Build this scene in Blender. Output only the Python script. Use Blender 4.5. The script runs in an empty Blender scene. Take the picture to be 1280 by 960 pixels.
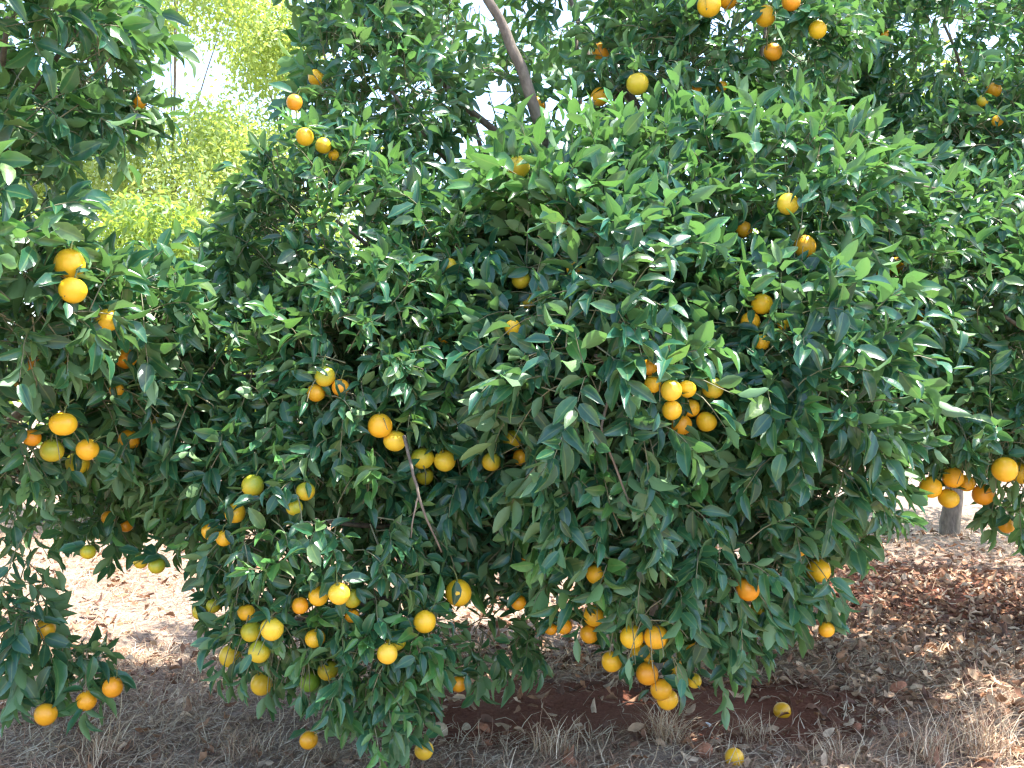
import bpy, math, random
import numpy as np

# ------------------------------------------------------------------ camera, world, sun, exposure
SC = bpy.context.scene
COL = SC.collection
CAM_Z, FPX = 1.40, 1229.0
cam_data = bpy.data.cameras.new("camera")
cam = bpy.data.objects.new("camera", cam_data)
COL.objects.link(cam)
cam.location = (0, 0, CAM_Z)
cam.rotation_euler = (math.radians(90), 0, 0)
cam_data.sensor_width = 36.0
cam_data.lens = FPX / 1280 * 36.0
cam_data.clip_start, cam_data.clip_end = 0.05, 1500
SC.camera = cam

SUN_AZ, SUN_EL = 85.0, 70.0
world = bpy.data.worlds.new("World")
SC.world = world
world.use_nodes = True
wn = world.node_tree.nodes
sky = wn.new("ShaderNodeTexSky")
sky.sky_type = 'NISHITA'
sky.sun_disc = False
sky.sun_elevation = math.radians(SUN_EL)
sky.sun_rotation = math.radians(SUN_AZ)
sky.air_density, sky.dust_density, sky.ozone_density = 1.0, 1.3, 1.0
world.node_tree.links.new(sky.outputs[0], wn["Background"].inputs[0])
wn["Background"].inputs[1].default_value = 0.15

sun_data = bpy.data.lights.new("sun", 'SUN')
sun_data.energy = 3.4
sun_data.angle = math.radians(0.5)
sun_data.color = (1.0, 0.96, 0.90)
sun = bpy.data.objects.new("sun", sun_data)
COL.objects.link(sun)
sun.location = (6, 10, 14)
sun.rotation_euler = (math.radians(90 - SUN_EL), 0, math.radians(180 - SUN_AZ))

SC.view_settings.view_transform = 'Standard'
SC.view_settings.look = 'None'
SC.view_settings.gamma = 1.0
SC.view_settings.use_curve_mapping = False
SC.view_settings.exposure = 2.35
SC.cycles.max_bounces = 8
SC.cycles.diffuse_bounces = 4
SC.cycles.glossy_bounces = 3
SC.cycles.transmission_bounces = 4
SC.cycles.sample_clamp_indirect = 6.0
SC.cycles.pixel_filter_type = 'BLACKMAN_HARRIS'
SC.cycles.filter_width = 1.35

RNG = np.random.default_rng(20)
random.seed(7)
UP = np.array([0.0, 0.0, 1.0])


def W(px, py, d):
    """world point that the photograph shows at (px, py), d metres in front of the camera"""
    return np.array([(px - 640) / FPX * d, d, CAM_Z - (py - 480) / FPX * d])


def nrm(v):
    v = np.asarray(v, float)
    return v / np.maximum(np.linalg.norm(v, axis=-1, keepdims=True), 1e-9)


# ------------------------------------------------------------------ materials
def new_mat(name):
    m = bpy.data.materials.new(name)
    m.use_nodes = True
    nt = m.node_tree
    return m, nt, nt.nodes["Principled BSDF"], nt.nodes["Material Output"]


def N(nt, typ, **kw):
    n = nt.nodes.new(typ)
    for k, v in kw.items():
        setattr(n, k, v)
    return n


def mixrgb(nt, a, b, fac, blend='MIX'):
    n = N(nt, "ShaderNodeMix", data_type='RGBA', blend_type=blend)
    for sock, val in ((n.inputs[0], fac), (n.inputs[6], a), (n.inputs[7], b)):
        if hasattr(val, "links"):
            nt.links.new(val, sock)
        else:
            sock.default_value = val if not isinstance(val, tuple) else (*val, 1.0)[:4]
    return n.outputs[2]


def ramp(nt, src, p0, p1, c0=(0, 0, 0), c1=(1, 1, 1)):
    r = N(nt, "ShaderNodeValToRGB")
    r.color_ramp.elements[0].position, r.color_ramp.elements[1].position = p0, p1
    r.color_ramp.elements[0].color, r.color_ramp.elements[1].color = (*c0, 1), (*c1, 1)
    nt.links.new(src, r.inputs[0])
    return r.outputs[0]


def noise(nt, scale, detail=4, coord=None, rough=0.6):
    n = N(nt, "ShaderNodeTexNoise")
    n.inputs["Scale"].default_value, n.inputs["Detail"].default_value = scale, detail
    n.inputs["Roughness"].default_value = rough
    if coord is not None:
        nt.links.new(coord, n.inputs["Vector"])
    return n.outputs[0]


def bump(nt, bsdf, h, strength, dist):
    b = N(nt, "ShaderNodeBump")
    b.inputs["Strength"].default_value, b.inputs["Distance"].default_value = strength, dist
    nt.links.new(h, b.inputs["Height"])
    nt.links.new(b.outputs[0], bsdf.inputs["Normal"])


def leaf_material(name, under, under_mix, trans, rough, trans_tint):
    m, nt, bs, out = new_mat(name)
    L = nt.links
    att = N(nt, "ShaderNodeAttribute", attribute_name="tint")
    uv = N(nt, "ShaderNodeAttribute", attribute_name="lamina")       # x along, y across 0..1, z random
    sep = N(nt, "ShaderNodeSeparateXYZ")
    L.new(uv.outputs["Vector"], sep.inputs[0])
    rib = ramp(nt, sep.outputs[1], 0.0, 0.14, (1, 1, 1), (0, 0, 0))
    edge = ramp(nt, sep.outputs[1], 0.86, 1.0, (0, 0, 0), (0.55, 0.55, 0.55))
    ribc = mixrgb(nt, rib, edge, 1.0, 'ADD')
    geo = N(nt, "ShaderNodeNewGeometry")
    ns = noise(nt, 55, 3, geo.outputs["Position"])
    mott = ramp(nt, ns, 0.3, 0.75, (0.78, 0.80, 0.78), (1.22, 1.18, 1.1))
    top = mixrgb(nt, att.outputs["Color"], mott, 1.0, 'MULTIPLY')
    pale = mixrgb(nt, att.outputs["Color"], (0.26, 0.34, 0.10), 0.55)
    f = N(nt, "ShaderNodeMath", operation='MULTIPLY')
    L.new(ribc, f.inputs[0]); f.inputs[1].default_value = 0.65
    top = mixrgb(nt, top, pale, f.outputs[0])
    und = mixrgb(nt, att.outputs["Color"], under, under_mix)
    col = mixrgb(nt, top, und, geo.outputs["Backfacing"])
    L.new(col, bs.inputs["Base Color"])
    rr = N(nt, "ShaderNodeMath", operation='MULTIPLY_ADD')
    L.new(geo.outputs["Backfacing"], rr.inputs[0]); rr.inputs[1].default_value = 0.25; rr.inputs[2].default_value = rough
    L.new(rr.outputs[0], bs.inputs["Roughness"])
    bs.inputs["Specular IOR Level"].default_value = 0.5
    bump(nt, bs, ns, 0.25, 0.004)
    tr = N(nt, "ShaderNodeBsdfTranslucent")
    L.new(mixrgb(nt, mixrgb(nt, att.outputs["Color"], trans_tint, 0.6), (1.6, 1.6, 1.4), 1.0, 'MULTIPLY'), tr.inputs["Color"])
    mx = N(nt, "ShaderNodeMixShader")
    mx.inputs[0].default_value = trans
    L.new(bs.outputs[0], mx.inputs[1]); L.new(tr.outputs[0], mx.inputs[2]); L.new(mx.outputs[0], out.inputs["Surface"])
    return m


def dry_material(name, trans, rough):
    m, nt, bs, out = new_mat(name)
    att = N(nt, "ShaderNodeAttribute", attribute_name="tint")
    geo = N(nt, "ShaderNodeNewGeometry")
    ns = noise(nt, 40, 3, geo.outputs["Position"])
    mott = ramp(nt, ns, 0.3, 0.75, (0.6, 0.58, 0.55), (1.25, 1.2, 1.15))
    nt.links.new(mixrgb(nt, att.outputs["Color"], mott, 1.0, 'MULTIPLY'), bs.inputs["Base Color"])
    bs.inputs["Roughness"].default_value = rough
    bs.inputs["Specular IOR Level"].default_value = 0.2
    tr = N(nt, "ShaderNodeBsdfTranslucent")
    nt.links.new(att.outputs["Color"], tr.inputs["Color"])
    mx = N(nt, "ShaderNodeMixShader")
    mx.inputs[0].default_value = trans
    nt.links.new(bs.outputs[0], mx.inputs[1]); nt.links.new(tr.outputs[0], mx.inputs[2]); nt.links.new(mx.outputs[0], out.inputs["Surface"])
    return m


def bark_material(name, c0, c1):
    m, nt, bs, out = new_mat(name)
    tc = N(nt, "ShaderNodeTexCoord")
    mp = N(nt, "ShaderNodeMapping")
    mp.inputs["Scale"].default_value = (1, 1, 0.35)
    nt.links.new(tc.outputs["Object"], mp.inputs[0])
    a = noise(nt, 45, 6, mp.outputs[0])
    b = noise(nt, 9, 3, mp.outputs[0])
    c = mixrgb(nt, c0, c1, ramp(nt, a, 0.3, 0.7))
    c = mixrgb(nt, c, (0.10, 0.11, 0.06), ramp(nt, b, 0.52, 0.75, (0, 0, 0), (0.5, 0.5, 0.5)))
    nt.links.new(c, bs.inputs["Base Color"])
    bs.inputs["Roughness"].default_value = 0.9
    bump(nt, bs, a, 0.8, 0.01)
    return m


def fruit_material():
    m, nt, bs, out = new_mat("orange_rind")
    oi = N(nt, "ShaderNodeObjectInfo")
    tc = N(nt, "ShaderNodeTexCoord")
    sep = N(nt, "ShaderNodeSeparateXYZ")
    nt.links.new(tc.outputs["Object"], sep.inputs[0])
    big = noise(nt, 22, 3, tc.outputs["Object"])
    h = N(nt, "ShaderNodeMath", operation='MULTIPLY_ADD')
    nt.links.new(sep.outputs[2], h.inputs[0]); h.inputs[1].default_value = 12.0
    nt.links.new(big, h.inputs[2])
    flush = N(nt, "ShaderNodeMath", operation='MULTIPLY')
    nt.links.new(ramp(nt, h.outputs[0], 0.25, 0.95), flush.inputs[0]); nt.links.new(oi.outputs["Alpha"], flush.inputs[1])
    c = mixrgb(nt, oi.outputs["Color"], (0.22, 0.33, 0.03), flush.outputs[0])
    pores = noise(nt, 420, 2, tc.outputs["Object"])
    c = mixrgb(nt, c, (0.62, 0.60, 0.5), ramp(nt, noise(nt, 34, 5, tc.outputs["Object"]), 0.64, 0.78, (0, 0, 0), (0.35, 0.35, 0.3)))
    c = mixrgb(nt, c, (0.05, 0.03, 0.015), ramp(nt, noise(nt, 60, 4, tc.outputs["Object"]), 0.70, 0.76, (0, 0, 0), (0.85, 0.85, 0.85)))
    nt.links.new(c, bs.inputs["Base Color"])
    bs.inputs["Roughness"].default_value = 0.34
    bs.inputs["Specular IOR Level"].default_value = 0.45
    bs.inputs["Subsurface Weight"].default_value = 0.15
    bs.inputs["Subsurface Radius"].default_value = (0.012, 0.006, 0.002)
    bs.inputs["Subsurface Scale"].default_value = 0.5
    bump(nt, bs, pores, 0.25, 0.0015)
    return m


def ground_material():
    m, nt, bs, out = new_mat("red_soil_and_straw")
    geo = N(nt, "ShaderNodeNewGeometry")
    p = geo.outputs["Position"]
    fine = noise(nt, 60, 8, p, 0.7)
    mid = noise(nt, 7, 6, p, 0.65)
    big = noise(nt, 0.9, 4, p)
    soil = mixrgb(nt, (0.13, 0.045, 0.026), (0.31, 0.125, 0.075), ramp(nt, fine, 0.25, 0.75))
    straw = mixrgb(nt, (0.22, 0.14, 0.105), (0.54, 0.43, 0.33), ramp(nt, fine, 0.3, 0.7))
    cov = N(nt, "ShaderNodeAttribute", attribute_name="straw")
    s = N(nt, "ShaderNodeMath", operation='ADD')
    nt.links.new(cov.outputs["Fac"], s.inputs[0]); nt.links.new(mid, s.inputs[1])
    c = mixrgb(nt, soil, straw, ramp(nt, s.outputs[0], 0.72, 1.08))
    c = mixrgb(nt, c, mixrgb(nt, c, (0.72, 0.66, 0.62), 1.0, 'MULTIPLY'), ramp(nt, big, 0.4, 0.7))
    nt.links.new(c, bs.inputs["Base Color"])
    bs.inputs["Roughness"].default_value = 0.95
    bs.inputs["Specular IOR Level"].default_value = 0.15
    bump(nt, bs, fine, 0.9, 0.03)
    return m


def plain_noise_material(name, c0, c1, scale, rough=0.9, bstr=0.6, bdist=0.01):
    m, nt, bs, out = new_mat(name)
    tc = N(nt, "ShaderNodeTexCoord")
    a = noise(nt, scale, 5, tc.outputs["Object"])
    nt.links.new(mixrgb(nt, c0, c1, ramp(nt, a, 0.3, 0.7)), bs.inputs["Base Color"])
    bs.inputs["Roughness"].default_value = rough
    bump(nt, bs, a, bstr, bdist)
    return m


M_LEAF = leaf_material("citrus_leaf", (0.20, 0.31, 0.13), 0.50, 0.20, 0.29, (0.18, 0.38, 0.08))
M_FAR = leaf_material("far_leaf_painted_sun", (0.26, 0.32, 0.10), 0.5, 0.42, 0.5, (0.42, 0.50, 0.06))  # paler, yellower leaf: sunlight and washed-out glare put into the colour
M_DRY = dry_material("dry_leaf", 0.12, 0.8)
M_STRAW = dry_material("dry_grass", 0.2, 0.75)
M_BARK = bark_material("orange_tree_bark", (0.085, 0.065, 0.050), (0.22, 0.175, 0.135))
M_TWIG = plain_noise_material("green_brown_twig", (0.10, 0.12, 0.05), (0.24, 0.21, 0.13), 30, 0.7, 0.3, 0.002)
M_FRUIT = fruit_material()
M_CALYX = plain_noise_material("calyx_green", (0.07, 0.11, 0.03), (0.16, 0.18, 0.06), 120, 0.7, 0.4, 0.001)
M_GROUND = ground_material()
M_CLOD = plain_noise_material("red_clod", (0.22, 0.075, 0.035), (0.45, 0.20, 0.11), 30, 0.95, 0.9, 0.01)
M_STONE = plain_noise_material("tan_stone", (0.30, 0.22, 0.14), (0.52, 0.42, 0.28), 26, 0.9, 0.8, 0.008)
M_PAPER = plain_noise_material("white_scrap", (0.66, 0.66, 0.66), (0.85, 0.85, 0.84), 60, 0.8, 0.5, 0.003)


# ------------------------------------------------------------------ object helpers
def link(name, mesh, parent=None, mats=None, smooth=True):
    o = bpy.data.objects.new(name, mesh)
    COL.objects.link(o)
    if parent is not None:
        o.parent = parent
    return o


def mesh_np(name, V, quads, tris, mat, tint=None, lamina=None, smooth=True):
    """mesh from arrays; quads (n,4), tris (m,3)"""
    quads = np.asarray(quads, np.int32).reshape(-1, 4)
    tris = np.asarray(tris, np.int32).reshape(-1, 3)
    me = bpy.data.meshes.new(name)
    V = np.asarray(V, np.float32)
    me.vertices.add(len(V))
    me.vertices.foreach_set("co", V.ravel())
    nl = quads.size + tris.size
    me.loops.add(nl)
    me.loops.foreach_set("vertex_index", np.concatenate([quads.ravel(), tris.ravel()]).astype(np.int32))
    npoly = len(quads) + len(tris)
    me.polygons.add(npoly)
    ls = np.concatenate([np.arange(len(quads)) * 4, quads.size + np.arange(len(tris)) * 3]).astype(np.int32)
    me.polygons.foreach_set("loop_start", ls)
    me.polygons.foreach_set("use_smooth", np.full(npoly, smooth))
    if tint is not None:
        a = me.attributes.new("tint", 'FLOAT_COLOR', 'POINT')
        a.data.foreach_set("color", np.concatenate([tint, np.ones((len(tint), 1))], 1).astype(np.float32).ravel())
    if lamina is not None:
        a = me.attributes.new("lamina", 'FLOAT_VECTOR', 'POINT')
        a.data.foreach_set("vector", np.asarray(lamina, np.float32).ravel())
    me.update(calc_edges=True)
    me.validate()
    me.materials.append(mat)
    return me


def tag(o, label=None, cat=None, group=None, kind=None):
    for k, v in (("label", label), ("category", cat), ("group", group), ("kind", kind)):
        if v:
            o[k] = v
    return o


def empty(name, loc):
    o = bpy.data.objects.new(name, None)
    COL.objects.link(o)
    o.location = loc
    o.empty_display_size = 0.2
    return o


def tube(pts, radii, sides=8, wob=0.0):
    """verts, quads of a tapered tube along pts"""
    pts = np.asarray(pts, float)
    n = len(pts)
    t = nrm(np.gradient(pts, axis=0))
    ref = np.array([1.0, 0.13, 0.0]) if abs(t[0][0]) < 0.8 else np.array([0.0, 1.0, 0.1])
    V, Q = [], []
    for i in range(n):
        a = nrm(ref - t[i] * np.dot(ref, t[i]))
        b = np.cross(t[i], a)
        for k in range(sides):
            th = 2 * math.pi * k / sides
            r = radii[i] * (1 + (wob * math.sin(3 * th + i * 0.9) + wob * RNG.normal() * 0.5 if wob else 0))
            V.append(pts[i] + r * (math.cos(th) * a + math.sin(th) * b))
    for i in range(n - 1):
        for k in range(sides):
            k2 = (k + 1) % sides
            Q.append((i * sides + k, i * sides + k2, (i + 1) * sides + k2, (i + 1) * sides + k))
    return np.array(V), Q


def smooth_path(ctrl, n):
    """Catmull-Rom through control points"""
    P = np.asarray(ctrl, float)
    P = np.vstack([2 * P[0] - P[1], P, 2 * P[-1] - P[-2]])
    out = []
    segs = len(P) - 3
    for u in np.linspace(0, segs - 1e-6, n):
        i = int(u); t = u - i
        p0, p1, p2, p3 = P[i:i + 4]
        out.append(0.5 * ((2 * p1) + (-p0 + p2) * t + (2 * p0 - 5 * p1 + 4 * p2 - p3) * t * t + (-p0 + 3 * p1 - 3 * p2 + p3) * t ** 3))
    return np.array(out)


# ------------------------------------------------------------------ leaf shapes: length 1 along +X, upper face +Z
def leaf_shape(width, fold, curl, wave, twist, lod=0):
    st = [0.14, 0.37, 0.62, 0.86] if lod == 0 else [0.42]
    prof = lambda s: width * (math.sin(math.pi * min(1, s) ** 0.86) ** 0.8)
    V, UV = [], []
    def pt(s, y, acr):
        w = prof(s) if s < 1 else 0
        z = abs(y) * fold - curl * (s - 0.1) ** 2 + wave * math.sin(s * 13 + (1.5 if y > 0 else 0)) * abs(y) * 1.2
        yy = y * math.cos(twist * s) ; zz = z + y * math.sin(twist * s)
        V.append((s, yy * (0.92 if lod == 0 else 1), zz)); UV.append((s, acr, 0))
    pt(0, 0, 0)
    for s in st:
        w = prof(s)
        pt(s, w, 1); pt(s, 0, 0); pt(s, -w, 1)
    pt(1, 0, 0)
    Q, T = [], []
    T += [(0, 2, 1), (0, 3, 2)]
    for i in range(len(st) - 1):
        a, b = 1 + 3 * i, 4 + 3 * i
        Q += [(a, a + 1, b + 1, b), (a + 1, a + 2, b + 2, b + 1)]
    e, tip = 1 + 3 * (len(st) - 1), len(V) - 1
    T += [(e, e + 1, tip), (e + 1, e + 2, tip)]
    return np.array(V), np.array(UV), np.array(Q).reshape(-1, 4), np.array(T)


LEAF = [leaf_shape(w, f, c, wv, tw) for w, f, c, wv, tw in (
    (0.245, 0.45, 0.18, 0.10, 0.15), (0.230, 0.65, 0.34, 0.12, -0.30), (0.265, 0.30, 0.12, 0.18, 0.0),
    (0.200, 0.85, 0.42, 0.10, 0.35), (0.280, 0.40, 0.26, 0.14, -0.15), (0.205, 0.55, -0.15, 0.14, 0.3),
    (0.180, 1.20, 0.34, 0.08, -0.2), (0.230, 0.60, 0.62, 0.14, 0.5))]
LEAF_LOD = [leaf_shape(w, f, c, 0.0, tw, 1) for w, f, c, tw in ((0.26, 0.3, 0.2, 0.1), (0.22, 0.45, 0.35, -0.2))]
DRYLEAF = [leaf_shape(w, f, c, wv, tw) for w, f, c, wv, tw in (
    (0.24, 0.9, 0.5, 0.35, 0.6), (0.27, 0.6, -0.5, 0.4, -0.8), (0.20, 1.3, 0.3, 0.25, 0.4), (0.25, 0.3, 0.15, 0.2, 0.2))]


def instance_mesh(name, shapes, mat, pos, R, size, tint, which):
    """one mesh out of many leaf instances. R columns = leaf axes"""
    Vs, Qs, Ts, Cs, Us = [], [], [], [], []
    off = 0
    for k, (bv, buv, bq, bt) in enumerate(shapes):
        idx = np.nonzero(which == k)[0]
        if not len(idx):
            continue
        V = np.einsum('nij,vj->nvi', R[idx], bv) * size[idx, None, None] + pos[idx, None, :]
        nv = len(bv)
        o = off + np.arange(len(idx)) * nv
        Vs.append(V.reshape(-1, 3))
        Qs.append((bq[None] + o[:, None, None]).reshape(-1, 4))
        Ts.append((bt[None] + o[:, None, None]).reshape(-1, 3))
        Cs.append(np.repeat(tint[idx], nv, 0))
        u = np.tile(buv, (len(idx), 1)); u[:, 2] = np.repeat(RNG.random(len(idx)), nv)
        Us.append(u)
        off += nv * len(idx)
    return mesh_np(name, np.concatenate(Vs), np.concatenate(Qs), np.concatenate(Ts), mat, np.concatenate(Cs), np.concatenate(Us))


def frame_from(axis, normal):
    x = nrm(axis)
    z = nrm(normal - x * np.sum(normal * x, -1, keepdims=True))
    y = np.cross(z, x)
    return np.stack([x, y, z], -1)


# ------------------------------------------------------------------ growing a crown: lobes -> shoots -> leaves
class Lobe:
    def __init__(s, c, r, dens=1.0, droop=0.5, leaf=0.085, young=0.1, tint=(1, 1, 1), shell=0.72):
        s.c, s.r = np.asarray(c, float), np.asarray(r, float)
        s.dens, s.droop, s.leaf, s.young, s.tint, s.shell = dens, droop, leaf * (0.95 if tint[2] > 1 else 0.87), young, np.asarray(tint, float), shell


def field(lobes, P):
    f = np.full(len(P), 9.0)
    for l in lobes:
        f = np.minimum(f, np.linalg.norm((P - l.c) / l.r, axis=1))
    return f


def grow(lobes, per_m2=26.0, back_cut=None):
    """returns leaf arrays (pos, axis, normal, size, tint) and shoot polylines"""
    pos, axs, nrs, siz, tin, shoots = [], [], [], [], [], []
    for li, l in enumerate(lobes):
        rm = np.mean(l.r)
        area = 4 * math.pi * rm * rm
        n = int(area * per_m2 * l.dens)
        d = nrm(RNG.normal(size=(n, 3)))
        P = l.c + d * l.r * (l.shell + (1.0 - l.shell) * RNG.random((n, 1)))
        others = lobes[:li] + lobes[li + 1:]
        keep = np.ones(n, bool)
        if others:
            f = field(others, P)
            keep = (f > 0.72) | (RNG.random(n) < 0.10)
        if back_cut is not None:
            keep &= (P[:, 1] < back_cut) | (RNG.random(n) < 0.35)
        keep &= P[:, 2] > 0.12
        P, d = P[keep], d[keep]
        nn = nrm(d / l.r)
        for p, no in zip(P, nn):
            young = RNG.random() < l.young
            droop = l.droop * (0.6 + 0.8 * RNG.random())
            if young and no[2] > -0.2:
                droop *= 0.15
            g = nrm(no * 0.75 + UP * (0.45 - 0.5 * l.droop + (0.5 if young else 0)) + RNG.normal(size=3) * 0.45)
            k = int(RNG.integers(6, 12))
            step = 0.021 * (l.leaf / 0.085) * RNG.uniform(0.8, 1.25)
            q = p - g * step * 2
            th = RNG.random() * 6.28
            hue = RNG.normal()
            line = [q - g * 0.06, q]
            base = np.array([0.021, 0.085, 0.042]) if not young else np.array([0.058, 0.168, 0.045])
            base = base * (1 + 0.16 * hue) * l.tint
            sc = RNG.uniform(0.82, 1.2)
            for i in range(k):
                g = nrm(g + np.array([0, 0, -0.16 * droop]) + RNG.normal(size=3) * 0.07)
                q = q + g * step
                line.append(q)
                th += 2.4 + RNG.normal() * 0.25
                a = nrm(np.cross(g, [0.31, 0.2, 0.93] if abs(g[2]) < 0.9 else [1, 0, 0]))
                rad = a * math.cos(th) + np.cross(g, a) * math.sin(th)
                t = i / k
                s = l.leaf * sc * (0.62 + 0.5 * math.sin(math.pi * (0.12 + 0.72 * t))) * RNG.uniform(0.85, 1.15)
                ax = nrm(g * (0.35 + 0.5 * t) + rad * (0.85 - 0.3 * t) + no * 0.25 + np.array([0, 0, -0.26 * l.droop]) + RNG.normal(size=3) * 0.32)
                nr = no * 0.60 + UP * 0.40 + g * 0.2 + RNG.normal(size=3) * 0.60
                c = base * RNG.uniform(0.75, 1.3)
                if RNG.random() < 0.09:
                    c = c * 0.5 + np.array([0.09, 0.13, 0.04]) * 0.7
                pos.append(q + ax * 0.008); axs.append(ax); nrs.append(nr); siz.append(s); tin.append(c)
            shoots.append(np.array(line))
    return dict(pos=np.array(pos), ax=np.array(axs), nr=np.array(nrs), size=np.array(siz), tint=np.array(tin)), shoots


def twig_mesh(name, shoots, r0=0.0030):
    V, Q = [], []
    off = 0
    ang = np.array([0, 2.094, 4.189])
    for s in shoots:
        s = s[::2] if len(s) > 6 else s
        n = len(s)
        t = nrm(np.gradient(s, axis=0))
        a = nrm(np.cross(t, [0.3, 0.9, 0.2]))
        b = np.cross(t, a)
        r = np.linspace(r0, r0 * 0.45, n)
        v = s[:, None] + r[:, None, None] * (np.cos(ang)[None, :, None] * a[:, None] + np.sin(ang)[None, :, None] * b[:, None])
        V.append(v.reshape(-1, 3))
        i = np.arange(n - 1)[:, None] * 3
        k = np.arange(3)[None]
        k2 = (k + 1) % 3
        Q.append(np.stack([i + k, i + k2, i + 3 + k2, i + 3 + k], -1).reshape(-1, 4) + off)
        off += n * 3
    return mesh_np(name, np.concatenate(V), np.concatenate(Q), [], M_TWIG)


# ------------------------------------------------------------------ crowns of the three near trees
def LB(px, py, d, rx, ry, rz, **kw):
    return Lobe(W(px, py, d), (rx, ry, rz), **kw)


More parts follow.
